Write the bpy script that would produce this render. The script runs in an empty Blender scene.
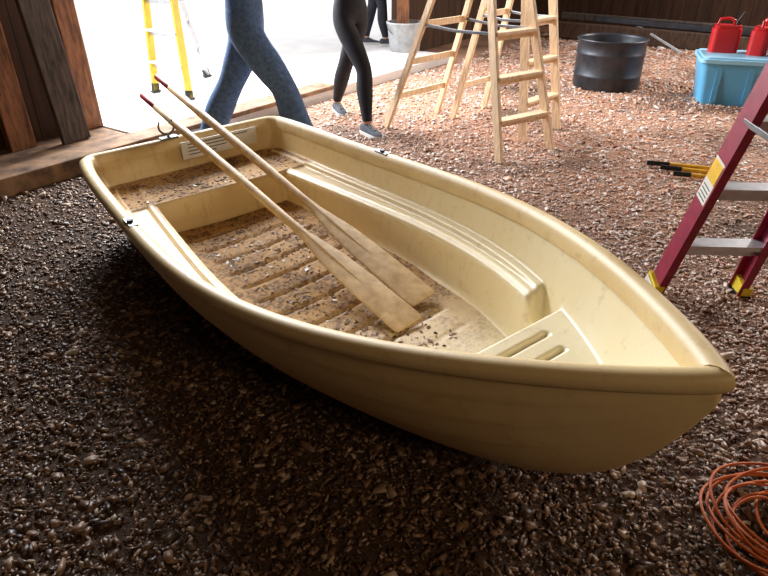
import bpy, math, random
import numpy as np
from mathutils import Vector, Matrix
random.seed(3); rng=np.random.default_rng(5)
sc=bpy.context.scene
try:
    sc.view_settings.view_transform='Standard'
    sc.view_settings.look='None'
except Exception: pass

# ---------------------------------------------------------------- materials
def lin(c):
    return tuple(((x/255)/12.92 if x/255<=0.04045 else ((x/255+0.055)/1.055)**2.4) for x in c)+(1.0,)
class N:
    def __init__(s,name):
        m=bpy.data.materials.new(name); m.use_nodes=True; s.m=m; s.t=m.node_tree; s.b=s.t.nodes['Principled BSDF']
    def n(s,typ,**k):
        x=s.t.nodes.new(typ)
        for a,v in k.items(): setattr(x,a,v)
        return x
    def l(s,a,b): s.t.links.new(a,b)
def noise(n,scale,vec=None,detail=4,rough=.6):
    x=n.n('ShaderNodeTexNoise'); x.inputs['Scale'].default_value=scale; x.inputs['Detail'].default_value=detail; x.inputs['Roughness'].default_value=rough
    if vec is not None: n.l(vec,x.inputs['Vector'])
    return x
def ramp(n,fac,stops):
    r=n.n('ShaderNodeValToRGB'); e=r.color_ramp.elements
    while len(e)<len(stops): e.new(.5)
    for i,(p,c) in enumerate(stops): e[i].position=p; e[i].color=c
    n.l(fac,r.inputs['Fac']); return r
def mixc(n,fac,a,b,mode='MIX'):
    x=n.n('ShaderNodeMix',data_type='RGBA',blend_type=mode)
    for v,i in ((fac,0),(a,6),(b,7)):
        if hasattr(v,'links'): n.l(v,x.inputs[i])
        else: x.inputs[i].default_value=v
    return x.outputs[2]
def simple(name,c,rough=.6,metal=0,var=.12,scale=12,bump=.0,c2=None,stretch=None):
    n=N(name); tc=n.n('ShaderNodeTexCoord'); vec=tc.outputs['Object']
    if stretch:
        mp=n.n('ShaderNodeMapping'); mp.inputs['Scale'].default_value=stretch; n.l(vec,mp.inputs['Vector']); vec=mp.outputs[0]
    nz=noise(n,scale,vec)
    L=lin(c); D=lin(c2) if c2 else tuple(x*(1-var*2.2) for x in L[:3])+(1,)
    H=tuple(min(1,x*(1+var)) for x in L[:3])+(1,)
    r=ramp(n,nz.outputs['Fac'],[(.3,D),(.65,H)])
    n.l(r.outputs['Color'],n.b.inputs['Base Color'])
    n.b.inputs['Roughness'].default_value=rough; n.b.inputs['Metallic'].default_value=metal
    if bump:
        bp=n.n('ShaderNodeBump'); bp.inputs['Strength'].default_value=bump; bp.inputs['Distance'].default_value=.01
        n.l(nz.outputs['Fac'],bp.inputs['Height']); n.l(bp.outputs[0],n.b.inputs['Normal'])
    return n.m

M={}
M['wood_pine']=simple('pine_wood',(236,208,172),.55,0,.12,9,.1,stretch=(6,6,1))
M['wood_oar']=simple('oar_wood',(222,192,144),.5,0,.08,14,.03,c2=(188,152,102))
M['wood_dark']=simple('dark_old_wood',(84,62,46),.8,0,.3,10,.4,c2=(40,30,24),stretch=(4,4,.6))
M['wood_brown']=simple('brown_wood',(150,100,66),.75,0,.3,9,.3,c2=(92,60,40),stretch=(4,4,.7))
M['wood_grey']=simple('weathered_board',(92,80,72),.8,0,.3,9,.3,c2=(46,40,36),stretch=(4,4,.6))
M['wood_sill']=simple('sill_wood',(140,108,80),.8,0,.3,7,.4,c2=(76,58,44))
M['concrete']=simple('concrete_slab',(214,210,206),.8,0,.05,3,.1)
M['red']=simple('grip_red',(170,36,36),.5,0,.1,10)
M['fiber_red']=simple('ladder_fiberglass_red',(140,30,58),.45,0,.12,20)
M['alu']=simple('aluminium',(200,202,206),.35,.6,.06,20)
M['yellow']=simple('yellow_plastic',(232,208,50),.45,0,.08,10)
M['yellow_fg']=simple('yellow_fiberglass',(214,184,50),.5,0,.08,10)
M['orange_lab']=simple('orange_label',(235,120,30),.5)
M['lab_yellow']=simple('label_yellow',(240,190,50),.5)
M['lab_white']=simple('label_white',(225,222,212),.5,0,.05)
M['ink']=simple('label_ink',(70,80,90),.6)
M['steel']=simple('galvanised_steel',(120,122,126),.4,.7,.1,14)
M['drum']=simple('dark_steel_drum',(62,64,70),.45,.5,.25,6,.05)
M['black']=simple('black_rubber',(22,22,24),.5)
M['pail']=simple('grey_pail_plastic',(186,188,190),.5)
M['tote']=simple('blue_tote_plastic',(92,170,212),.4,0,.05,4)
M['tote_l']=simple('pale_blue_lid',(146,200,226),.4,0,.05,4)
M['gas']=simple('red_can_plastic',(188,28,34),.4,0,.08,6)
M['cord']=simple('orange_cord',(196,98,40),.55,0,.1,30)
M['jeans']=simple('denim_blue',(92,122,166),.85,0,.15,38,.3,c2=(66,92,134))
M['leggings']=simple('black_fabric',(28,30,38),.85,0,.2,20,.2)
M['trous']=simple('dark_trousers',(40,42,52),.85,0,.2,20,.2)
M['skin']=simple('skin',(206,156,130),.55,0,.05,10)
M['hair']=simple('hair_brown',(62,42,30),.7,0,.2,40)
M['shirt1']=simple('shirt_grey',(110,116,124),.85,0,.1,12,.2)
M['shirt2']=simple('shirt_plum',(96,60,76),.85,0,.1,12,.2)
M['shoe']=simple('shoe_grey_mesh',(72,76,86),.8,0,.15,60,.3)
M['sole']=simple('shoe_sole_white',(216,216,214),.6,0,.04)
M['eye']=simple('eye_dark',(30,24,20),.2)
M['lip']=simple('lip_pink',(170,96,88),.5)

def boat_mat(name,dirty):
    n=N(name); tc=n.n('ShaderNodeTexCoord'); o=tc.outputs['Object']
    nz=noise(n,2.2,o,6); n2=noise(n,14,o,8,.7)
    a_,b_=((246,234,196),(250,244,218)) if dirty else ((218,190,134),(234,210,160))
    base=ramp(n,nz.outputs['Fac'],[(.3,lin(a_)),(.7,lin(b_))]).outputs['Color']
    sp=ramp(n,n2.outputs['Fac'],[(.56,(0,0,0,1)),(.76,(1,1,1,1))]).outputs['Color']
    m=n.n('ShaderNodeMath',operation='MULTIPLY'); n.l(sp,m.inputs[0]); m.inputs[1].default_value=.5
    col=mixc(n,m.outputs[0],base,lin((168,130,82)))
    # long scuffs and water stains running down the moulding
    mp=n.n('ShaderNodeMapping'); mp.inputs['Scale'].default_value=(9,9,.9); n.l(o,mp.inputs['Vector'])
    n5=noise(n,3,mp.outputs[0],8,.75)
    s5=n.n('ShaderNodeMapRange'); s5.inputs['From Min'].default_value=.54; s5.inputs['From Max'].default_value=.72; s5.inputs['To Max'].default_value=.42; n.l(n5.outputs['Fac'],s5.inputs['Value'])
    sx=n.n('ShaderNodeSeparateXYZ'); n.l(o,sx.inputs[0])
    gx=n.n('ShaderNodeMapRange'); gx.inputs['From Min'].default_value=2.7; gx.inputs['From Max'].default_value=.5; gx.inputs['To Max'].default_value=1.0; gx.inputs['To Min'].default_value=.15; n.l(sx.outputs['X'],gx.inputs['Value'])
    s6=n.n('ShaderNodeMath',operation='MULTIPLY'); n.l(s5.outputs[0],s6.inputs[0]); n.l(gx.outputs[0],s6.inputs[1])
    if dirty:
        g2=n.n('ShaderNodeMath',operation='MULTIPLY'); n.l(gx.outputs[0],g2.inputs[0]); g2.inputs[1].default_value=.8
        col=mixc(n,g2.outputs[0],col,lin((220,188,124)))
    col=mixc(n,s6.outputs[0],col,lin((140,100,56)))
    if dirty:
        mr=n.n('ShaderNodeMapRange'); mr.inputs['From Min'].default_value=.30; mr.inputs['From Max'].default_value=.12
        n.l(sx.outputs['Z'],mr.inputs['Value'])
        mx=n.n('ShaderNodeMapRange'); mx.inputs['From Min'].default_value=2.5; mx.inputs['From Max'].default_value=1.7
        n.l(sx.outputs['X'],mx.inputs['Value'])
        ge=n.n('ShaderNodeNewGeometry'); sn=n.n('ShaderNodeSeparateXYZ'); n.l(ge.outputs['Normal'],sn.inputs[0])
        up=n.n('ShaderNodeMapRange'); up.inputs['From Min'].default_value=.7; up.inputs['From Max'].default_value=.95; n.l(sn.outputs['Z'],up.inputs['Value'])
        st=n.n('ShaderNodeMapRange'); st.inputs['From Min'].default_value=.56; st.inputs['From Max'].default_value=.48; n.l(sx.outputs['X'],st.inputs['Value'])
        mm=n.n('ShaderNodeMath',operation='MULTIPLY'); n.l(mr.outputs[0],mm.inputs[0]); n.l(mx.outputs[0],mm.inputs[1])
        ma=n.n('ShaderNodeMath',operation='MAXIMUM'); n.l(mm.outputs[0],ma.inputs[0]); n.l(st.outputs[0],ma.inputs[1])
        mu=n.n('ShaderNodeMath',operation='MULTIPLY'); n.l(ma.outputs[0],mu.inputs[0]); n.l(up.outputs[0],mu.inputs[1])
        n3=noise(n,6,o,10,.75); n4=noise(n,60,o,4,.7)
        ad=n.n('ShaderNodeMath',operation='ADD'); n.l(n3.outputs['Fac'],ad.inputs[0]); n.l(n4.outputs['Fac'],ad.inputs[1])
        col=mixc(n,mu.outputs[0],col,lin((190,148,90)))
        hm=n.n('ShaderNodeMapRange'); hm.inputs['From Min'].default_value=.95; hm.inputs['From Max'].default_value=1.14; n.l(ad.outputs[0],hm.inputs['Value'])
        mk=n.n('ShaderNodeMath',operation='MULTIPLY'); n.l(mu.outputs[0],mk.inputs[0]); n.l(hm.outputs[0],mk.inputs[1])
        col=mixc(n,mk.outputs[0],col,lin((104,72,42)))
        rr_=n.n('ShaderNodeMapRange'); rr_.inputs['To Min'].default_value=.34; rr_.inputs['To Max'].default_value=.8; n.l(mu.outputs[0],rr_.inputs['Value']); n.l(rr_.outputs[0],n.b.inputs['Roughness'])
    else: n.b.inputs['Roughness'].default_value=.5
    n.l(col,n.b.inputs['Base Color'])
    bp=n.n('ShaderNodeBump'); bp.inputs['Strength'].default_value=.10; bp.inputs['Distance'].default_value=.004; n.l(n2.outputs['Fac'],bp.inputs['Height']); n.l(bp.outputs[0],n.b.inputs['Normal'])
    return n.m
M['hull']=boat_mat('boat_gelcoat_outer',False); M['liner']=boat_mat('boat_gelcoat_liner',True)

# ---------------------------------------------------------------- mesh builder
class MB:
    def __init__(s): s.V=[];s.F=[];s.MI=[];s.S=[];s.mats=[]
    def mi(s,m):
        m=M[m]
        if m not in s.mats: s.mats.append(m)
        return s.mats.index(m)
    def add(s,vs,fs,m,smooth=False):
        k=len(s.V); s.V+= [tuple(v) for v in vs]; i=s.mi(m)
        for f in fs: s.F.append(tuple(a+k for a in f)); s.MI.append(i); s.S.append(smooth)
    def beam(s,p1,p2,w,h,m,up=(0,0,1),w2=None,h2=None):
        p1=Vector(p1);p2=Vector(p2);d=(p2-p1).normalized();up=Vector(up)
        x=d.cross(up)
        if x.length<1e-4: x=d.cross(Vector((1,0,0)))
        x.normalize(); y=x.cross(d).normalized()
        w2=w2 or w;h2=h2 or h; vs=[]
        for p,a,b in ((p1,w,h),(p2,w2,h2)):
            for sx,sy in ((-1,-1),(1,-1),(1,1),(-1,1)): vs.append(p+x*sx*a/2+y*sy*b/2)
        s.add(vs,[(3,2,1,0),(4,5,6,7),(0,1,5,4),(1,2,6,5),(2,3,7,6),(3,0,4,7)],m)
    def tube(s,pts,rad,m,n=12,caps=True):
        pts=[Vector(p) for p in pts]; 
        if not hasattr(rad,'__len__'): rad=[rad]*len(pts)
        vs=[];fs=[];ref=None
        for i,p in enumerate(pts):
            d=(pts[min(i+1,len(pts)-1)]-pts[max(i-1,0)]).normalized()
            if ref is None: ref=d.orthogonal().normalized()
            x=(ref-d*ref.dot(d)).normalized(); ref=x; y=d.cross(x)
            for k in range(n):
                a=2*math.pi*k/n; vs.append(p+(x*math.cos(a)+y*math.sin(a))*rad[i])
        for i in range(len(pts)-1):
            for k in range(n): fs.append((i*n+k,i*n+(k+1)%n,(i+1)*n+(k+1)%n,(i+1)*n+k))
        s.add(vs,fs,m,True)
        if caps:
            k=len(pts)-1
            s.add([vs[j] for j in range(n)],[tuple(reversed(range(n)))],m); s.add([vs[k*n+j] for j in range(n)],[tuple(range(n))],m)
    def lathe(s,prof,c,m,n=48):
        vs=[];fs=[]
        for r,z in prof:
            for k in range(n):
                a=2*math.pi*k/n; vs.append((c[0]+r*math.cos(a),c[1]+r*math.sin(a),c[2]+z))
        for i in range(len(prof)-1):
            for k in range(n): fs.append((i*n+k,i*n+(k+1)%n,(i+1)*n+(k+1)%n,(i+1)*n+k))
        s.add(vs,fs,m,True)
    def grid(s,P,m,smooth=True,closed=False):
        a,b=P.shape[:2]; vs=P.reshape(-1,3).tolist(); fs=[]
        for i in range(a-1):
            for j in range(b if closed else b-1): j2=(j+1)%b; fs.append((i*b+j,i*b+j2,(i+1)*b+j2,(i+1)*b+j))
        s.add(vs,fs,m,smooth)
    def build(s,name,parent=None,bevel=0,mw=None):
        me=bpy.data.meshes.new(name); me.from_pydata(s.V,[],s.F)
        for m in s.mats: me.materials.append(m)
        me.polygons.foreach_set('material_index',s.MI); me.polygons.foreach_set('use_smooth',s.S); me.update()
        o=bpy.data.objects.new(name,me); sc.collection.objects.link(o)
        if bevel:
            b=o.modifiers.new('bevel','BEVEL'); b.width=bevel; b.segments=2; b.limit_method='ANGLE'; b.angle_limit=math.radians(50)
        if parent: o.parent=parent
        if mw is not None: o.matrix_world=mw
        return o
def empty(name):
    o=bpy.data.objects.new(name,None); sc.collection.objects.link(o); return o

# ---------------------------------------------------------------- barn frame
O=Vector((-2.47,5.4,0)); D=Vector((.571,.821,0)).normalized(); E=Vector((D.y,-D.x,0))
def W(a,b,z=0): return O+D*a+E*b+Vector((0,0,z))
def room_box(name,a0,a1,b0,b1,z0,z1,m,bevel=0):
    mb=MB(); vs=[W(a,b,z) for z in (z0,z1) for a,b in ((a0,b0),(a1,b0),(a1,b1),(a0,b1))]
    mb.add(vs,[(0,1,2,3),(7,6,5,4),(4,5,1,0),(5,6,2,1),(6,7,3,2),(7,4,0,3)],m); return mb.build(name,bevel=bevel)
A0,A1,B1,H=-8,8.6,9.6,3.6
def board_mat():
    n=N('barn_boards'); ge=n.n('ShaderNodeNewGeometry')
    vr=n.n('ShaderNodeVectorRotate',rotation_type='Z_AXIS'); vr.inputs['Angle'].default_value=-math.atan2(D.y,D.x); n.l(ge.outputs['Position'],vr.inputs['Vector'])
    mp=n.n('ShaderNodeMapping'); mp.inputs['Scale'].default_value=(5,5,.6); n.l(vr.outputs[0],mp.inputs['Vector'])
    nz=noise(n,2.5,mp.outputs[0],8,.7)
    sx=n.n('ShaderNodeSeparateXYZ'); n.l(vr.outputs[0],sx.inputs[0])
    ad=n.n('ShaderNodeMath',operation='ADD'); n.l(sx.outputs['X'],ad.inputs[0]); n.l(sx.outputs['Y'],ad.inputs[1])
    di=n.n('ShaderNodeMath',operation='MULTIPLY'); n.l(ad.outputs[0],di.inputs[0]); di.inputs[1].default_value=5.2
    fr=n.n('ShaderNodeMath',operation='FRACT'); n.l(di.outputs[0],fr.inputs[0])
    gp=n.n('ShaderNodeMath',operation='GREATER_THAN'); n.l(fr.outputs[0],gp.inputs[0]); gp.inputs[1].default_value=.05
    c=ramp(n,nz.outputs['Fac'],[(.3,lin((44,30,22))),(.7,lin((90,60,38)))]).outputs['Color']
    col=mixc(n,gp.outputs[0],lin((14,10,8)),c); n.l(col,n.b.inputs['Base Color']); n.b.inputs['Roughness'].default_value=.85
    return n.m
M['boards']=board_mat()
room_box('wall_left',A0,-.15,.0,.2,0,H,'boards')
room_box('wall_left_header',-.15,4.5,.0,.2,3.0,H,'boards')
room_box('wall_left_far',4.5,A1,.0,.2,0,H,'boards')
room_box('wall_back',A1,A1+.2,0,B1,0,H,'boards')
room_box('wall_right',A0,A1,B1,B1+.2,0,H,'boards')
room_box('wall_front',A0-.2,A0,0,B1,0,H,'boards')
room_box('ceiling',A0,A1,0,B1,H,H+.1,'wood_dark')
room_box('concrete_apron',-.14,4.49,.0,.96,-.1,.095,'concrete',.01)
room_box('concrete_yard',-12,16,-22,-.002,-.1,.09,'concrete')
room_box('wood_ledge',A0+.1,-.15,.205,.72,-.05,.085,'wood_sill',.01)
mb=MB(); mb.beam(W(-7.5,.84,.06),W(2.1,.84,.06),.24,.13,'wood_sill'); mb.build('timber_sill',bevel=.012)
mb=MB(); mb.beam(W(4.45,.22,.0),W(4.45,.22,3.1),.16,.16,'wood_brown'); mb.build('trim_1',bevel=.008)
mb=MB(); mb.beam(W(-.22,.2,.09),W(-.26,.2,3.1),.17,.14,'wood_brown',up=E); mb.build('trim_2',bevel=.008)

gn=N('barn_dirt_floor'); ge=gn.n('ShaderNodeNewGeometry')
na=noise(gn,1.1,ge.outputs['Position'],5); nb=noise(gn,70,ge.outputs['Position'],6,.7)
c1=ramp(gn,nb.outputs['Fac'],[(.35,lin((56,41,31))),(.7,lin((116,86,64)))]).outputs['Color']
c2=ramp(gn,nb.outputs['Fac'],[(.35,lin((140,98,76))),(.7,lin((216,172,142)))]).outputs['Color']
def tint(n,pos,nz):  # position blend: near-left shade and far-right light painted in, plus orange dust tone
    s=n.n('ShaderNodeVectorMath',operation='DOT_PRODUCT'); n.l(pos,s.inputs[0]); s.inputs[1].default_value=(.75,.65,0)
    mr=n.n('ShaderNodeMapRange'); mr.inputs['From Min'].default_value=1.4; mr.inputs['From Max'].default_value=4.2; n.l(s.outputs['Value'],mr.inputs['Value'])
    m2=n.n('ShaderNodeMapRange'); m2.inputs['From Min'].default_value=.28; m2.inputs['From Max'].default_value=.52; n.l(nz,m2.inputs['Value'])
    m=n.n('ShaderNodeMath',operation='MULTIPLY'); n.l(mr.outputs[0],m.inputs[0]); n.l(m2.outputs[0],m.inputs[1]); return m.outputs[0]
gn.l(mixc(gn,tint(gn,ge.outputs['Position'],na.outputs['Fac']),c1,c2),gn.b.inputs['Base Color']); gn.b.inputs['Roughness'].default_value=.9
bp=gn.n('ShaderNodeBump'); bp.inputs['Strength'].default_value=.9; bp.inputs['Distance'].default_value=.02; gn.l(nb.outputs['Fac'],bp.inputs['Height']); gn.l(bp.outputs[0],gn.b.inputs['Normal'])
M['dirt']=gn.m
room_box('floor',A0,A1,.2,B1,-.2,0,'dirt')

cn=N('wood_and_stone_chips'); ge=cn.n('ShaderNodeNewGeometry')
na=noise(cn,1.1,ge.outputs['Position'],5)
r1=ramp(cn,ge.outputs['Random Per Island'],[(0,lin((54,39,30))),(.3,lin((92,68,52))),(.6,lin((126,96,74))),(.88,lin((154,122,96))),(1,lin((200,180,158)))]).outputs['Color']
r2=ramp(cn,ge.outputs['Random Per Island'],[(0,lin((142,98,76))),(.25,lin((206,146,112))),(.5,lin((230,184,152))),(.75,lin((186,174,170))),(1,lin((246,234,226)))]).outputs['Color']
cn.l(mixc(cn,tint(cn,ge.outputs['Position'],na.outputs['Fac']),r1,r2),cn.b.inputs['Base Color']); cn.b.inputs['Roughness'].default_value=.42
M['chips']=cn.m
def chips():
    K=660000
    x=rng.uniform(-3.6,7.5,K); y=rng.uniform(.1,12,K)
    r=np.hypot(x-.2,y-1.2); dens=np.clip(7000/(1+(r/2.4)**2.3),900,4950)
    keep=rng.uniform(0,1,K)<dens/ (K/(11.1*11.9))
    rx=x-O.x; ry=y-O.y; b=rx*E.x+ry*E.y; a=rx*D.x+ry*D.y
    keep&=(b>.99)&(b<B1-.1)&(a<A1-.1)
    S0=np.array([-1.17,3.64]); ax=np.array([math.cos(-.9323),math.sin(-.9323)])
    bx=(x-S0[0])*ax[0]+(y-S0[1])*ax[1]; by=-(x-S0[0])*ax[1]+(y-S0[1])*ax[0]
    keep&=~((bx>.1)&(bx<2.7)&(np.abs(by)<.34*np.clip((2.9-bx)/.8,0,1)))
    x=x[keep];y=y[keep];r=r[keep];n=len(x)
    s=rng.lognormal(0,.42,n)*.0076*(1+np.clip(r-2.5,0,8)*.14)
    base=np.array([[-1,-.55],[.85,-.8],[1.0,.35],[.3,.8],[-.9,.5]]); k=5
    px=base[None,:,:]*(1+rng.uniform(-.35,.35,(n,k,2)))
    px[:,:,1]*=rng.uniform(.35,1,(n,1))
    top=px*.92
    th=rng.uniform(.08,.26,n)*s
    v=np.zeros((n,2*k,3))
    v[:,:k,:2]=px*s[:,None,None]; v[:,k:,:2]=top*s[:,None,None]; v[:,:k,2]=-th[:,None]; v[:,k:,2]=th[:,None]
    az=rng.uniform(0,2*np.pi,n); ti=rng.normal(0,.42,n)
    c,sn=np.cos(ti)[:,None],np.sin(ti)[:,None]
    Y=v[:,:,1]*c-v[:,:,2]*sn; Z=v[:,:,1]*sn+v[:,:,2]*c; X=v[:,:,0]
    t2=rng.normal(0,.25,n); c,sn=np.cos(t2)[:,None],np.sin(t2)[:,None]; X,Z=X*c-Z*sn,X*sn+Z*c
    c,sn=np.cos(az)[:,None],np.sin(az)[:,None]
    X2=X*c-Y*sn; Y2=X*sn+Y*c
    P=np.stack([X2+x[:,None],Y2+y[:,None],Z+(th*.6+rng.uniform(0,.008,n))[:,None]],-1).reshape(-1,3)
    quads=[[i,(i+1)%k,k+(i+1)%k,k+i] for i in range(k)]
    off=(np.arange(n)*2*k)[:,None]
    f6=(np.arange(k,2*k)[None]+off); f4=(np.array(quads).reshape(-1)[None]+off)
    loops=np.concatenate([f6,f4],1).reshape(-1)
    tot=np.tile([k]+[4]*k,n); st=np.concatenate([[0],np.cumsum(tot)[:-1]])
    me=bpy.data.meshes.new('gravel'); me.vertices.add(len(P)); me.vertices.foreach_set('co',P.astype(np.float32).ravel())
    me.loops.add(len(loops)); me.loops.foreach_set('vertex_index',loops.astype(np.int32))
    me.polygons.add(len(tot)); me.polygons.foreach_set('loop_start',st.astype(np.int32)); me.polygons.foreach_set('loop_total',tot.astype(np.int32))
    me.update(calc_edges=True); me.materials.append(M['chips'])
    o=bpy.data.objects.new('gravel_chips',me); sc.collection.objects.link(o); print('chips',n)
chips()

# ---------------------------------------------------------------- BOAT
L=3.235; H0=.45; SH=.235
XN=np.array([0,.2,.4,.6,.75,.88,1.0]); WN=np.array([.597,.662,.685,.650,.522,.305,.0])
PW=1.28
cf=np.polyfit(XN,WN**PW,5)
def hw(t): 
    t=np.asarray(t,float); w=np.clip(np.polyval(cf,t)-np.polyval(cf,1.)*t**8,0,None)**(1/PW)
    r=.10/L; q=np.clip(t/r,0,1); cor=.07*(1-np.sqrt(np.clip(1-(1-q)**2,0,1)))
    return w-cor
def zr(t): return H0+SH*np.asarray(t)**2.4
boat=empty('rowboat')
yaw=-.9323; roll=.04
BM=Matrix.Translation((-1.17,3.64,.0))@Matrix.Rotation(yaw,4,'Z')@Matrix.Rotation(roll,4,'X')
boat.matrix_world=BM
ts=np.sin(np.linspace(0,np.pi/2,150)); 
tt=np.concatenate([np.linspace(0,.04,14)[:-1],.04+.96*ts])
right=np.stack([tt*L,hw(tt),zr(tt)],-1)
left=right[::-1].copy(); left[:,1]*=-1; left=left[1:]
trans=np.linspace(-1,1,30)[1:-1]; w0=float(hw(0.)); tr=np.stack([trans*0,trans*w0,trans*0+H0],-1)
ring=np.concatenate([right,left,tr]); n=len(ring)
tg=np.roll(ring,-1,0)-np.roll(ring,1,0); tg[:,2]=0; tg/=np.linalg.norm(tg,axis=1)[:,None]+1e-9
nrm=np.stack([tg[:,1],-tg[:,0]],-1)
cen=np.array([L*.45,0]); 
sg=np.sign(((cen-ring[:,:2])*nrm).sum(1)); sg=1 if np.median(sg)>0 else -1; nrm*=sg
sec=[(.066,-.055),(.062,-.012),(.048,.006),(.032,.012),(.014,.010),(.002,.002),(-.002,-.012),(-.001,-.030),(.008,-.040),(.022,-.034)]
G=np.zeros((len(sec),n,3))
for i,(o,z) in enumerate(sec):
    p=ring.copy(); p[:,:2]+=nrm*o; p[:,2]+=z
    neg=(p[:,1]*np.sign(ring[:,1])<0)&(np.abs(ring[:,1])<.15)&(ring[:,0]>L*.5); p[neg,1]=0
    p[:,0]=np.minimum(p[:,0],L-o*1.25)
    G[i]=p
mb=MB(); mb.grid(G,'hull',True,True)
gun=mb.build('gunwale'); gun.parent=boat
tq=np.concatenate([np.linspace(0,.04,10)[:-1],.04+.96*np.sin(np.linspace(0,np.pi/2,120))**.9])
th=np.linspace(-np.pi/2,np.pi/2,121)
Hh=np.zeros((len(tq),len(th),3))
for i,t in enumerate(tq):
    w=max(float(hw(t))-.018,0.0); top=float(zr(t))-.032; x=t*L
    zk=.015+.045*max(0,1-t/.35)**2
    q=max(0,(x-(L-1.25))/1.25); zk+= (top-zk)*(.14*q**1.6+.86*q**6.0)
    x=min(x,L-.02)
    bx=.74+.22*t**2
    s=np.abs(np.sin(th)); fr=s
    zz=(1-np.cos(th))
    y=np.sign(th)*w*fr**bx
    lap=.0032*((zz*5.0)%1.0)*(zz>.2)
    y=y-np.sign(th)*lap*min(1,w/.3)
    z=zk+(top-zk)*zz**(.86)
    Hh[i,:,0]=x+ (0.06*(1-zz) if t<.3 else 0)*(1-t/.3 if t<.3 else 0); Hh[i,:,1]=y; Hh[i,:,2]=z
mb=MB(); mb.grid(Hh,'hull',True)
m=len(th); c=[tuple(Hh[0,j]) for j in range(m)]
mb.add(c,[tuple(range(m))],'hull')
hull=mb.build('hull'); hull.parent=boat
def sst(x,a,b):
    q=np.clip((x-a)/(b-a),0,1); return q*q*(3-2*q)
x0=.05
xs=x0+(L-.085-x0)*np.concatenate([np.linspace(0,.9,400)[:-1],.9+.1*np.sin(np.linspace(0,np.pi/2,60))])
us=np.sin(np.linspace(-np.pi/2,np.pi/2,241)*.999)
t=xs/L; dh=np.gradient(hw(t),xs); k=np.sqrt(1+np.clip(dh,-1.6,1.6)**2)
hi=np.clip(hw(t)-.048*k,.001,None)
hi[-1]=.001
X=xs[:,None]+0*us[None]; Y=hi[:,None]*us[None]; T=X/L
ds=(hi[:,None]-np.abs(Y))/k[:,None]; dt=(X-x0)*2.6
d=np.minimum(ds,dt); rr=.04; d=np.where(np.abs(ds-dt)<rr, np.minimum(ds,dt)-((rr-np.abs(ds-dt))**2)/(4*rr), d); d=np.clip(d,0,None)
zrr=zr(T); floor=.095+.09*np.clip((T-.55)/.45,0,1)**1.3+.03*(np.abs(Y)/.6)**2
fm=sst(X,.60,.66)*(1-sst(X,2.05,2.2))*(1-sst(np.abs(Y),.27,.31))
ph=((X+.03*np.sin(Y*4))/.15)%1.0
rib=-.012*np.exp(-((ph-.5)/.10)**2)+.004
floor=floor+rib*fm
floor=floor-.008*np.exp(-(Y/.012)**2)*fm
Wd=.17+.04*sst(T,.66,.95)
q=np.clip(d/Wd,0,1); wall=floor+(zrr-.004-floor)*(1-q)**1.6
zb=H0+.14*T**2-.175
wb=.25-.15*T
dd=ds
benchmask=(1-sst(dd,wb,wb+.035))*sst(X,.1,.15)*(1-sst(X,2.38,2.54))
lip=.022*(1-sst(dd,.085,.105)) + .010*sst(dd,wb-.05,wb-.035)*(1-sst(dd,wb-.02,wb-.005))
bench=floor+(zb+lip-floor)*benchmask
sm=1-sst(X,.50,.545); ss=floor+(zb+.006-floor)*sm
bm=sst(X,2.49,2.53)
slot=0
for xx,ln_ in ((2.60,.20),(2.69,.17),(2.78,.12)): slot=slot+np.exp(-((X-xx)/.011)**4)*sst(Y,-ln_-.01,-ln_+.01)*(1-sst(Y,ln_-.01,ln_+.01))
zs=zb+.005-.016*np.clip(slot,0,1); bs=floor+(zs-floor)*bm
def smax(a,b,k=.02):
    h=np.clip(.5+.5*(a-b)/k,0,1); return b*(1-h)+a*h+k*h*(1-h)
Z=smax(wall,bench); Z=smax(Z,ss); Z=smax(Z,bs,.03)-.004
mb=MB(); mb.grid(np.stack([X,Y,Z],-1),'liner',True); ln=mb.build('liner'); ln.parent=boat
mbd=MB()
for i in range(1300):
    if random.random()<.75: bx_=.62+1.6*random.random()**1.4; by_=random.uniform(-.36,.36)*(1-.2*bx_)
    else: bx_=random.uniform(.12,.48); by_=random.uniform(-.5,.5)
    ii=int(np.abs(xs-bx_).argmin()); jj=int(np.abs(Y[ii]-by_).argmin()); z_=float(Z[ii,jj])
    s_=random.lognormvariate(0,.55)*.0048; a=random.uniform(0,6.28)
    vs=[(bx_+s_*math.cos(a+q_)*r_,by_+s_*math.sin(a+q_)*r_,z_+.001+random.uniform(0,.004)) for q_,r_ in ((0,1.4),(1.3,.7),(3.0,1.3),(4.4,.6))]
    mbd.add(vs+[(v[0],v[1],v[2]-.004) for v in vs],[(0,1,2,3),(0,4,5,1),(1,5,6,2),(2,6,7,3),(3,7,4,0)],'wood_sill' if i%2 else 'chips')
db=mbd.build('debris'); db.parent=boat
mb=MB()
mb.beam((.088,-.06,.385),(.088,.42,.385),.008,.10,'lab_white')
for i in range(4): mb.beam((.0925,-.02,.418-.02*i),(.0925,.36-.07*i,.418-.02*i),.002,.006,'ink')
for xx in (1.10,):
    for sgn in (-1,1):
        yy=sgn*(float(hw(xx/L))-.03); zz=float(zr(xx/L))+.012
        mb.beam((xx-.05,yy,zz),(xx+.05,yy,zz),.035,.006,'steel'); mb.tube([(xx,yy,zz-.01),(xx,yy,zz+.012)],.013,'black',16)
fit=mb.build('fittings',bevel=.002); fit.parent=boat
mb=MB(); px,py,pz=.03,-.10,H0+.01
mb.beam((px,py-.05,pz+.004),(px,py+.05,pz+.004),.05,.01,'steel'); mb.tube([(px,py,pz-.02),(px,py,pz+.03)],.008,'steel')
pts=[(px,py+.045*math.sin(a),pz+.07-.045*math.cos(a)) for a in np.linspace(-2.3,2.3,20)]
mb.tube(pts,.006,'steel',10); ol=mb.build('oarlock'); ol.parent=boat

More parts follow.
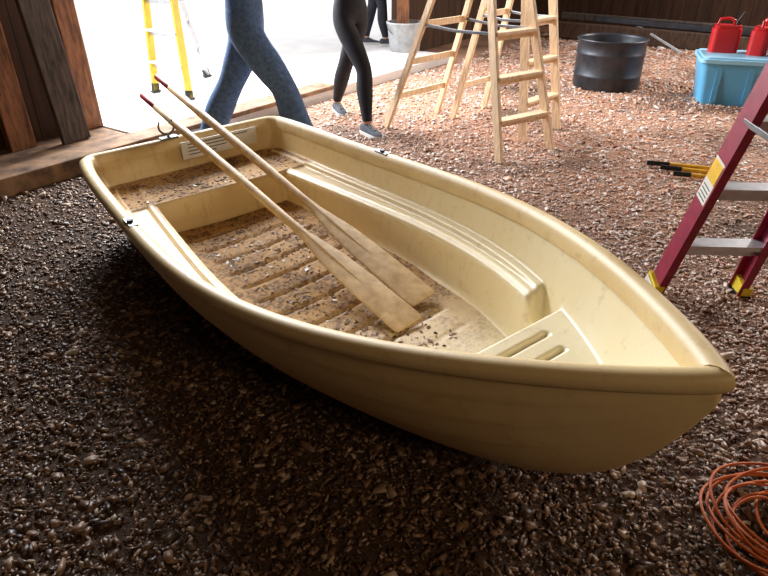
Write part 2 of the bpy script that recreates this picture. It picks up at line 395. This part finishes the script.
# ---------------------------------------------------------------- OARS
def oar(name,grip,tip,facing):
    g=Vector(grip);t_=Vector(tip);L_=(t_-g).length;d=(t_-g).normalized();f=Vector(facing);f=(f-d*f.dot(d)).normalized();s=d.cross(f)
    st=[(0,.010,.010,'red'),(.004,.019,.019,'red'),(.15,.0195,.0195,'red'),(.19,.019,.019,'red'),(.191,.021,.021,'o'),(.6,.0245,.0245,'o'),(1.2,.0245,.0245,'o'),(1.62,.021,.021,'o'),
        (1.74,.026,.019,'o'),(1.84,.042,.015,'o'),(1.96,.060,.011,'o'),(2.15,.068,.008,'o'),(L_-.05,.072,.006,'o'),(L_-.012,.070,.005,'o'),(L_,.062,.004,'o')]
    mb=MB(); n=24; P=[];
    for l,a,b,_ in st:
        row=[]
        for k in range(n):
            an=2*math.pi*k/n; row.append(tuple(g+d*l+s*a*math.cos(an)+f*b*math.sin(an)))
        P.append(row)
    P=np.array(P); mb.grid(P[:4],'red',True,True); mb.grid(P[3:],'wood_oar',True,True)
    mb.add(P[0].tolist(),[tuple(range(n))],'red'); mb.add(P[-1].tolist(),[tuple(range(n))],'wood_oar')
    mb.tube([g+d*1.62+f*.004,g+d*1.9+f*.007,g+d*2.2+f*.004],[.019,.012,.003],'wood_oar',12)
    return mb.build(name)
oar('oar',(-1.485,3.89,.62),(.104,2.07,.135),(.0,-.25,1))
oar('oar',(-1.45,4.10,.69),(.17,2.24,.15),(.0,-.25,1))

# ---------------------------------------------------------------- LADDERS
def stepladder(name,fl,fr,bl,br,tl,tr,rm,sm_,shoe=None,nstep=5,rw=.07,rt=.028,wide=.09,back='slats',capm=None,gap=.06,brm=None):
    fl,fr,bl,br,tl,tr=[Vector(v) for v in (fl,fr,bl,br,tl,tr)]
    mb=MB(); fc=(fl+fr)/2; bc=(bl+br)/2; q=(bc-fc); q.z=0; q.normalize()
    side=(fr-fl).normalized(); tfl=tl-q*gap; tfr=tr-q*gap; tbl=tl+q*gap; tbr=tr+q*gap
    brm=brm or rm
    def rail(a,b,m,w,t):
        if t<0:
            t=-t; dd=(b-a).normalized(); s_=side; nrm_=dd.cross(s_).normalized()
            mb.beam(a,b,.006,w,m,up=nrm_); 
            sd=1 if (a-fc).dot(side)>0 or (a-bc).dot(side)>0 else -1
            for e in (-1,1):
                o=nrm_*e*(w/2-.003)-s_*sd*t/2; mb.beam(a+o,b+o,t,.006,m,up=nrm_)
        else: mb.beam(a,b,t,w,m,up=(b-a).cross(side))
    rail(fl,tfl,rm,rw,rt); rail(fr,tfr,rm,rw,rt); rail(bl,tbl,brm,rw*.8,rt); rail(br,tbr,brm,rw*.8,rt)
    for i in range(1,nstep+1):
        f=i/(nstep+1.0); a=fl.lerp(tfl,f); b=fr.lerp(tfr,f); mb.beam(a+side*.0,b,wide,.022,sm_); mb.beam(a-Vector((0,0,.03)),b-Vector((0,0,.03)),.012,.04,sm_)
        if back=='slats' and i%2==1 or back=='all':
            a=bl.lerp(tbl,f); b=br.lerp(tbr,f); mb.beam(a,b,.018,.05,brm)
    c1=tl-side*.04;c2=tr+side*.04; mb.beam(c1+Vector((0,0,.015)),c2+Vector((0,0,.015)),.2 if gap>.03 else .1,.03,capm or sm_)
    for a0,a1,b0,b1 in ((fl,tfl,bl,tbl),(fr,tfr,br,tbr)):
        p=a0.lerp(a1,.5);r=b0.lerp(b1,.5); m_=(p+r)/2-Vector((0,0,.015)); mb.beam(p,m_,.006,.022,'steel'); mb.beam(m_,r,.006,.022,'steel')
    if shoe:
        for a0,a1 in ((fl,tfl),(fr,tfr),(bl,tbl),(br,tbr)):
            d=(a1-a0).normalized(); mb.beam(a0+d*.0,a0+d*.085,rw*1.1,rt if rt>0 else -rt*1.3,shoe,up=side); mb.beam(a0,a0+Vector((0,0,.02)),rw*1.3,.05,'black',up=side)
    return mb
stepladder('w',(.855,4.46,0),(1.31,4.77,0),(.017,5.40,0),(.50,5.91,0),(.62,4.80,1.75),(.85,5.02,1.75),'wood_pine','wood_pine',nstep=5,back='all').build('wooden_stepladder',bevel=.003)
stepladder('w',(1.13,4.98,0),(1.50,5.36,0),(.63,5.73,0),(.97,6.1,0),(1.02,5.42,1.78),(1.22,5.62,1.78),'wood_pine','wood_pine',nstep=5).build('wooden_stepladder',bevel=.003)
stepladder('y',(-2.28,6.35,.097),(-1.85,6.02,.097),(-1.95,7.10,.097),(-1.52,6.80,.097),(-2.26,6.75,1.8),(-2.0,6.58,1.8),'yellow_fg','alu','black',nstep=5,capm='orange_lab',back='all',brm='alu').build('yellow_stepladder',bevel=.003)
mb=stepladder('r',(1.28,2.57,0),(1.69,2.55,0),(1.22,1.30,0),(1.78,1.28,0),(1.375,1.94,1.78),(1.60,1.93,1.78),'fiber_red','alu','yellow',nstep=5,rw=.10,rt=-.034,wide=.09,back='all',capm='yellow')
fl=Vector((1.28,2.57,0));tl=Vector((1.375,2.0,1.78)); d=(tl-fl).normalized(); sd=Vector((1,0,0)); nn=d.cross(sd).normalized()
def plate(l0,l1,w,m,off): mb.beam(fl+d*l0-sd*off,fl+d*l1-sd*off,.002,w,m,up=nn)
plate(.56,.76,.08,'lab_white',.0045); plate(.66,.75,.076,'lab_yellow',.006)
for i in range(4): plate(.575+.018*i,.580+.018*i,.06,'ink',.006)
plate(.0,.07,.10,'lab_white',.026)
mb.build('red_stepladder',bevel=.0015)

# ---------------------------------------------------------------- background objects
mb=MB(); c=(2.45,7.08,0)
mb.lathe([(0,.02),(.33,.02),(.345,.0),(.352,.02),(.352,.13),(.360,.14),(.352,.15),(.352,.35),(.360,.36),(.352,.37),(.352,.48),(.366,.49),(.366,.505),(.345,.505),(.34,.48),(.335,.06),(0,.06)],c,'drum'); mb.build('steel_drum')
mb=MB(); c=(.28,8.85,.095)
mb.lathe([(0,0),(.19,0),(.20,.01),(.235,.33),(.25,.34),(.25,.36),(.225,.36),(.19,.03),(0,.03)],c,'pail')
mb.tube([(.28+.24*math.cos(a),8.85-.06-.12*math.sin(a),.095+.34-.16*math.sin(a)) for a in np.linspace(0,math.pi,16)],.006,'steel',8); mb.build('utility_pail')

def rbox(mb,c,sx,sy,z0,z1,m,ang,tp=1.0,r=.06,seg=6):
    rows=[]
    for z,k in ((z0,1/tp),(z1,1.0)):
        row=[]
        for cx,cy,a0 in ((1,1,0),(-1,1,90),(-1,-1,180),(1,-1,270)):
            for i in range(seg+1):
                a=math.radians(a0+90*i/seg); x=cx*(sx/2*k-r)+r*math.cos(a); y=cy*(sy/2*k-r)+r*math.sin(a)
                row.append((c[0]+x*math.cos(ang)-y*math.sin(ang),c[1]+x*math.sin(ang)+y*math.cos(ang),z))
        rows.append(row)
    P=np.array(rows); mb.grid(P,m,True,True); nn_=P.shape[1]
    mb.add(P[0].tolist(),[tuple(reversed(range(nn_)))],m); mb.add(P[1].tolist(),[tuple(range(nn_))],m)
ang=math.radians(-18); c=(3.58,6.38)
mb=MB(); rbox(mb,c,.90,.58,0,.41,'tote',ang,1.12); rbox(mb,c,.94,.62,.395,.43,'tote_l',ang); rbox(mb,c,.88,.56,.43,.445,'tote_l',ang)
for k in (-.28,0,.28):
    p=Vector((c[0],c[1],0))+Vector((math.cos(ang),math.sin(ang),0))*k-Vector((-math.sin(ang),math.cos(ang),0))*.278; mb.beam(p+Vector((0,0,.03)),p+Vector((0,.0,.37)),.05,.02,'tote',up=(math.sin(ang),-math.cos(ang),0))
mb.build('storage_tote')
def gascan(x,y,z,a):
    mb=MB(); rbox(mb,(x,y),.26,.17,z,z+.22,'gas',a,1.0,.05); rbox(mb,(x,y),.24,.15,z+.22,z+.25,'gas',a,1.06,.05)
    u=Vector((math.cos(a),math.sin(a),0)); p=Vector((x,y,z+.25))
    mb.tube([p-u*.09,p-u*.08+Vector((0,0,.05)),p+Vector((0,0,.06)),p+u*.05+Vector((0,0,.04)),p+u*.05-Vector((0,0,.01))],.014,'gas',12)
    mb.tube([p+u*.08,p+u*.085+Vector((0,0,.04))],.026,'black',16); mb.tube([p+u*.085+Vector((0,0,.04)),p+u*.12+Vector((0,0,.12))],[.012,.008],'black',10)
    mb.build('gas_can',bevel=.004)
gascan(3.38,6.56,.446,-.3); gascan(3.66,6.42,.446,.9); gascan(3.90,6.30,.446,-.5)
mb=MB(); mb.beam((2.7,10.6,.14),(5.6,8.7,.12),.2,.22,'wood_dark'); mb.beam((2.9,10.95,.3),(5.9,9.1,.25),.12,.1,'wood_grey'); mb.beam((3.3,10.4,.31),(5.2,8.95,.28),.1,.08,'drum'); mb.build('timber_beams',bevel=.01)
mb=MB(); mb.tube([(3.75,10.25,.3),(4.1,9.0,.03)],.018,'pail'); mb.build('white_pipe')
mb=MB(); mb.beam(W(-.84,.30,.085),W(-.86,.27,3.0),.19,.08,'wood_brown',up=E); mb.build('wall_stud',bevel=.006)
mb=MB(); mb.beam(W(-.50,.46,.088),W(-.62,.40,2.4),.22,.05,'wood_grey',up=E); mb.build('leaning_board',bevel=.006)
mb=MB(); mb.tube([W(-4,.36,.45),W(-.98,.36,.52)],.028,'black',14); mb.tube([W(-1.02,.36,.52),W(-.92,.36,.52)],.036,'black',14); mb.build('black_pipe')
def bar(p,q):
    p=Vector(p);q=Vector(q); mb=MB(); d=(q-p)
    mb.tube([p,p+d*.33],.017,'black',14); mb.tube([p+d*.33,p+d*.97],.014,'lab_yellow',14); mb.tube([p+d*.97,q],.018,'black',14); mb.build('pry_bar')
bar((1.92,4.38,.03),(2.36,4.24,.03)); bar((1.98,4.28,.03),(2.38,4.13,.03)); bar((2.02,4.15,.03),(2.34,4.03,.03))
pts=[]; cx,cy=1.15,1.19
for i in range(620):
    a=i/620*2*math.pi*9; r=.17+.045*math.sin(a*.37+1)+.024*math.sin(a*1.13); 
    pts.append((cx+.04*math.sin(a*.21)+r*math.cos(a),cy+.03*math.cos(a*.17)+r*.92*math.sin(a),.02+.03*(i/620)+.012*math.sin(a*.71)+.01*math.sin(3*a+i*.01)))
mb=MB(); mb.tube(pts,.0046,'cord',8); mb.build('extension_cord')

# ---------------------------------------------------------------- PEOPLE
def skin_mesh(verts,edges,radii,root=0,sub=2):
    me=bpy.data.meshes.new('sk'); me.from_pydata([tuple(v) for v in verts],edges,[]); o=bpy.data.objects.new('sk',me); sc.collection.objects.link(o)
    sk=o.modifiers.new('s','SKIN'); sk.use_smooth_shade=True
    for i,r in enumerate(radii): d_=me.skin_vertices[0].data[i]; d_.radius=(r if hasattr(r,'__len__') else (r,r)); d_.use_root=(i==root)
    ss_=o.modifiers.new('u','SUBSURF'); ss_.levels=sub; ss_.render_levels=sub
    dg=bpy.context.evaluated_depsgraph_get(); dg.update(); nm=bpy.data.meshes.new_from_object(o.evaluated_get(dg)); bpy.data.objects.remove(o); return nm
def person(name,hip,h,feet,knees,bottom,top,thigh,calf,scale=1.0,feetdir=None,shoe='shoe'):
    root=empty(name); h=Vector((h[0],h[1],0)).normalized(); s=Vector((-h.y,h.x,0)); hip=Vector(hip); U=Vector((0,0,1)); k=scale
    V=[];R=[];Eg=[];bm=[]
    def v(p,r): V.append(Vector(p)); R.append(r); return len(V)-1
    def e(a,b,m): Eg.append((a,b)); bm.append(m)
    p0=v(hip,.13*k); w=v(hip+U*.17*k,.125*k); ch=v(hip+U*.36*k+h*.02,.15*k); sh=v(hip+U*.50*k,.10*k); nk=v(hip+U*.60*k+h*.01,.055*k); hd=v(hip+U*.68*k+h*.03,.06*k)
    e(p0,w,bottom);e(w,ch,top);e(ch,sh,top);e(sh,nk,'skin');e(nk,hd,'skin')
    wr=[]
    for sg in (1,-1):
        a=v(hip+U*.47*k+s*sg*.17*k,.065*k); el=v(hip+U*.22*k+s*sg*.25*k-h*.05,.043*k); fm_=v(hip+U*.21*k+s*sg*.23*k+h*.09,.042*k); wv=v(hip+U*.22*k+s*sg*.20*k+h*.22,.029*k)
        e(sh,a,top);e(a,el,top);e(el,fm_,top);e(fm_,wv,'skin'); wr.append((V[wv],sg))
    for i,sg in enumerate((1,-1)):
        kn=Vector(knees[i]);an=Vector(feet[i])+U*.09
        a=v(hip-U*.06*k+s*sg*.095*k,thigh*1.05); b=v((V[a]*.5+kn*.5)+h*.01,thigh*.93); c_=v(kn,thigh*.72); dd_=v(kn*.62+an*.38-h*.02,calf*1.1); f_=v(an+U*.03,calf*.9 if bottom=='jeans' else calf*.62); g_=v(an-U*.01,calf*.9 if bottom=='jeans' else calf*.6)
        e(p0,a,bottom);e(a,b,bottom);e(b,c_,bottom);e(c_,dd_,bottom);e(dd_,f_,bottom);e(f_,g_,bottom if bottom=='jeans' else 'skin')
    me=skin_mesh(V,Eg,R,0); names=[]; 
    for m_ in bm:
        if m_ not in names: names.append(m_)
    me.materials.clear()
    for m_ in names: me.materials.append(M[m_])
    for p in me.polygons:
        best=1e9;bi=0;c_=p.center
        for i,(a,b) in enumerate(Eg):
            A_=V[a];d_=V[b]-A_;t_=max(0,min(1,(c_-A_).dot(d_)/d_.length_squared)); q_=(c_-A_-d_*t_).length-(R[a]*(1-t_)+R[b]*t_)
            if q_<best: best=q_;bi=i
        p.material_index=names.index(bm[bi]); p.use_smooth=True
    me.name='body'; bo=bpy.data.objects.new('body',me); sc.collection.objects.link(bo); bo.parent=root
    hc=hip+U*.765*k+h*.035; mb=MB(); nu,nv=28,20; P=np.zeros((nv,nu,3))
    for i in range(nv):
        ph=math.pi*i/(nv-1)
        for j in range(nu):
            a=2*math.pi*j/nu; x=math.cos(a)*math.sin(ph);y=math.sin(a)*math.sin(ph);z=math.cos(ph)
            wx=.098;wy=.076*(1-.22*max(0,-z));r_=Vector((x*wx*(1+.05*max(0,-z)*(x>0)),y*wy,z*.118))
            if x>.93 and -.35<z<.12: r_.x+=.018*(1-abs(z+.12)*3)
            P[i,j]=hc+h*r_.x+s*r_.y+U*r_.z
    mb.grid(P,'skin',True,True)
    for sg in (1,-1):
        e0=hc+h*.086+s*sg*.032+U*.012; mb.tube([e0-h*.01,e0+h*.004,e0+h*.007],[.012,.010,.003],'eye',12)
        mb.tube([hc+s*sg*.070+U*.02,hc+s*sg*.085+U*.0-h*.01,hc+s*sg*.075-U*.03],[.012,.014,.008],'skin',10)
    mb.tube([hc+h*.094+s*.022-U*.055,hc+h*.101-U*.053,hc+h*.094-s*.022-U*.055],[.003,.007,.003],'lip',10)
    mb.tube([hc+h*.092+U*.02,hc+h*.108-U*.022,hc+h*.1-U*.032],[.006,.013,.009],'skin',10)
    o=mb.build('head');o.parent=root
    mb=MB(); P=np.zeros((14,nu,3))
    for i in range(14):
        ph=math.radians(108)*i/13
        for j in range(nu):
            a=2*math.pi*j/nu; lim=1.0 if math.cos(a)<.3 else .62; q_=ph*lim; x=math.cos(a)*math.sin(q_);y=math.sin(a)*math.sin(q_);z=math.cos(q_)
            P[i,j]=hc+h*(x*.108-.006)+s*y*.087+U*(z*.130+.002)
    mb.grid(P,'hair',True,True); o=mb.build('hair');o.parent=root
    for wv,sg in wr:
        hv=[];hr=[];he=[]
        def hvv(p,r): hv.append(p);hr.append(r);return len(hv)-1
        a=hvv(wv-h*.01,.024);b=hvv(wv+h*.05,(.018,.034))
        he.append((a,b))
        for i,(o_,ln_) in enumerate(((.030,.070),(.010,.080),(-.010,.074),(-.029,.058))):
            kx=hvv(wv+h*.085+U*o_,.010); m1=hvv(wv+h*(.085+ln_*.5)+U*o_*1.1-s*sg*.008,.0085); m2=hvv(wv+h*(.085+ln_*.85)+U*o_*1.1-s*sg*.03,.007); he+=[(b,kx),(kx,m1),(m1,m2)]
        t1=hvv(wv+h*.035+U*.035-s*sg*.01,.012);t2=hvv(wv+h*.07+U*.055-s*sg*.025,.009); he+=[(a,t1),(t1,t2)]
        hm_=skin_mesh(hv,he,hr,0,1); hm_.materials.clear(); hm_.materials.append(M['skin']); o=bpy.data.objects.new('hand',hm_); sc.collection.objects.link(o); o.parent=root
    for i in range(2):
        f=Vector(feet[i]); hd_=feetdir[i] if feetdir else h; hd_=Vector((hd_[0],hd_[1],0)).normalized(); sd_=Vector((-hd_.y,hd_.x,0)); mb=MB()
        st=[(-.085,.018,.06),(-.075,.032,.085),(-.04,.038,.10),(0,.040,.105),(.04,.042,.09),(.08,.045,.07),(.12,.048,.057),(.16,.045,.048),(.185,.034,.038),(.198,.015,.028)]
        P=[]
        for l,wd,ht in st:
            row=[]
            for kk in range(20):
                a=math.pi*kk/19; row.append(f+hd_*l+sd_*(wd*.96*math.copysign(abs(math.cos(a))**.7,math.cos(a)))+U*(.022+(ht-.022)*math.sin(a)**.8))
            P.append(row)
        mb.grid(np.array(P),shoe,True); n_=20
        mb.add(P[0],[tuple(range(n_))],shoe); mb.add(P[-1],[tuple(range(n_))],shoe)
        ol_=[(l,wd*1.06) for l,wd,_ in st]; ring_=[f+hd_*l+sd_*w_ for l,w_ in ol_]+[f+hd_*l-sd_*w_ for l,w_ in reversed(ol_)]
        nr=len(ring_); lo=[p+U*.0 for p in ring_]; hi_=[p+U*.028 for p in ring_]
        mb.add(lo+hi_,[tuple(range(nr)),tuple(range(nr,2*nr))]+[(j,(j+1)%nr,nr+(j+1)%nr,nr+j) for j in range(nr)],'sole')
        for kk in range(4):
            c_=f+hd_*(.045+.02*kk); hz=.093-.009*kk; mb.tube([c_+sd_*.018+U*hz*.93,c_+U*(hz+.004),c_-sd_*.018+U*hz*.93],.003,'sole',6)
        o=mb.build('shoe');o.parent=root
    return root
person('man_in_jeans',(-.96,4.62,.95),(1,-.05),[(-1.34,4.74,0),(-.57,4.56,0)],[(-1.14,4.72,.50),(-.70,4.56,.50)],'jeans','shirt1',.132,.105)
person('woman_in_black_leggings',(-.28,5.56,.93),(.5,-.86),[(-.44,5.95,0),(-.14,5.20,0)],[(-.34,5.72,.47),(-.16,5.32,.50)],'leggings','shirt2',.094,.068,.94,feetdir=[(.35,-.93),(.55,-.8)])
person('man_in_dark_trousers',(-.12,9.35,1.03),(1,0),[(-.25,9.4,.09),(.02,9.28,.09)],[(-.16,9.4,.58),(-.02,9.28,.58)],'trous','shirt1',.10,.075)

# ---------------------------------------------------------------- LIGHT
w=bpy.data.worlds.new('World'); sc.world=w; w.use_nodes=True; bg=w.node_tree.nodes['Background']; bg.inputs[0].default_value=(.92,.95,1,1); bg.inputs[1].default_value=2.1
def area(name,loc,target,sx_,sy_,power,col):
    l=bpy.data.lights.new(name,'AREA'); l.shape='RECTANGLE'; l.size=sx_; l.size_y=sy_; l.energy=power; l.color=col
    o=bpy.data.objects.new(name,l); sc.collection.objects.link(o); o.location=loc; o.rotation_euler=(Vector(target)-Vector(loc)).to_track_quat('-Z','Y').to_euler()
area('doorway_skylight',W(1.6,-.5,2.7),(.7,1.6,.3),4.2,1.6,900,(.95,.97,1))
area('back_right_fill',W(6.6,6.6,3.4),(2.0,4.2,0),2.5,2.0,700,(1,.93,.87))  # unseen area light added to brighten the back-right ground; no window is modelled
area('warm_fill',W(-3,8.2,3.3),(.3,2.2,0),1.6,1.6,50,(1,.74,.46))  # unseen warm fill added to lift the near hull side; no fixture there

cam=bpy.data.cameras.new('camera'); cam.sensor_width=36; cam.lens=620/768*36; cam.clip_end=200
co=bpy.data.objects.new('camera',cam); sc.collection.objects.link(co); co.location=(0,0,1.5); co.rotation_euler=(math.radians(60),0,0); sc.camera=co
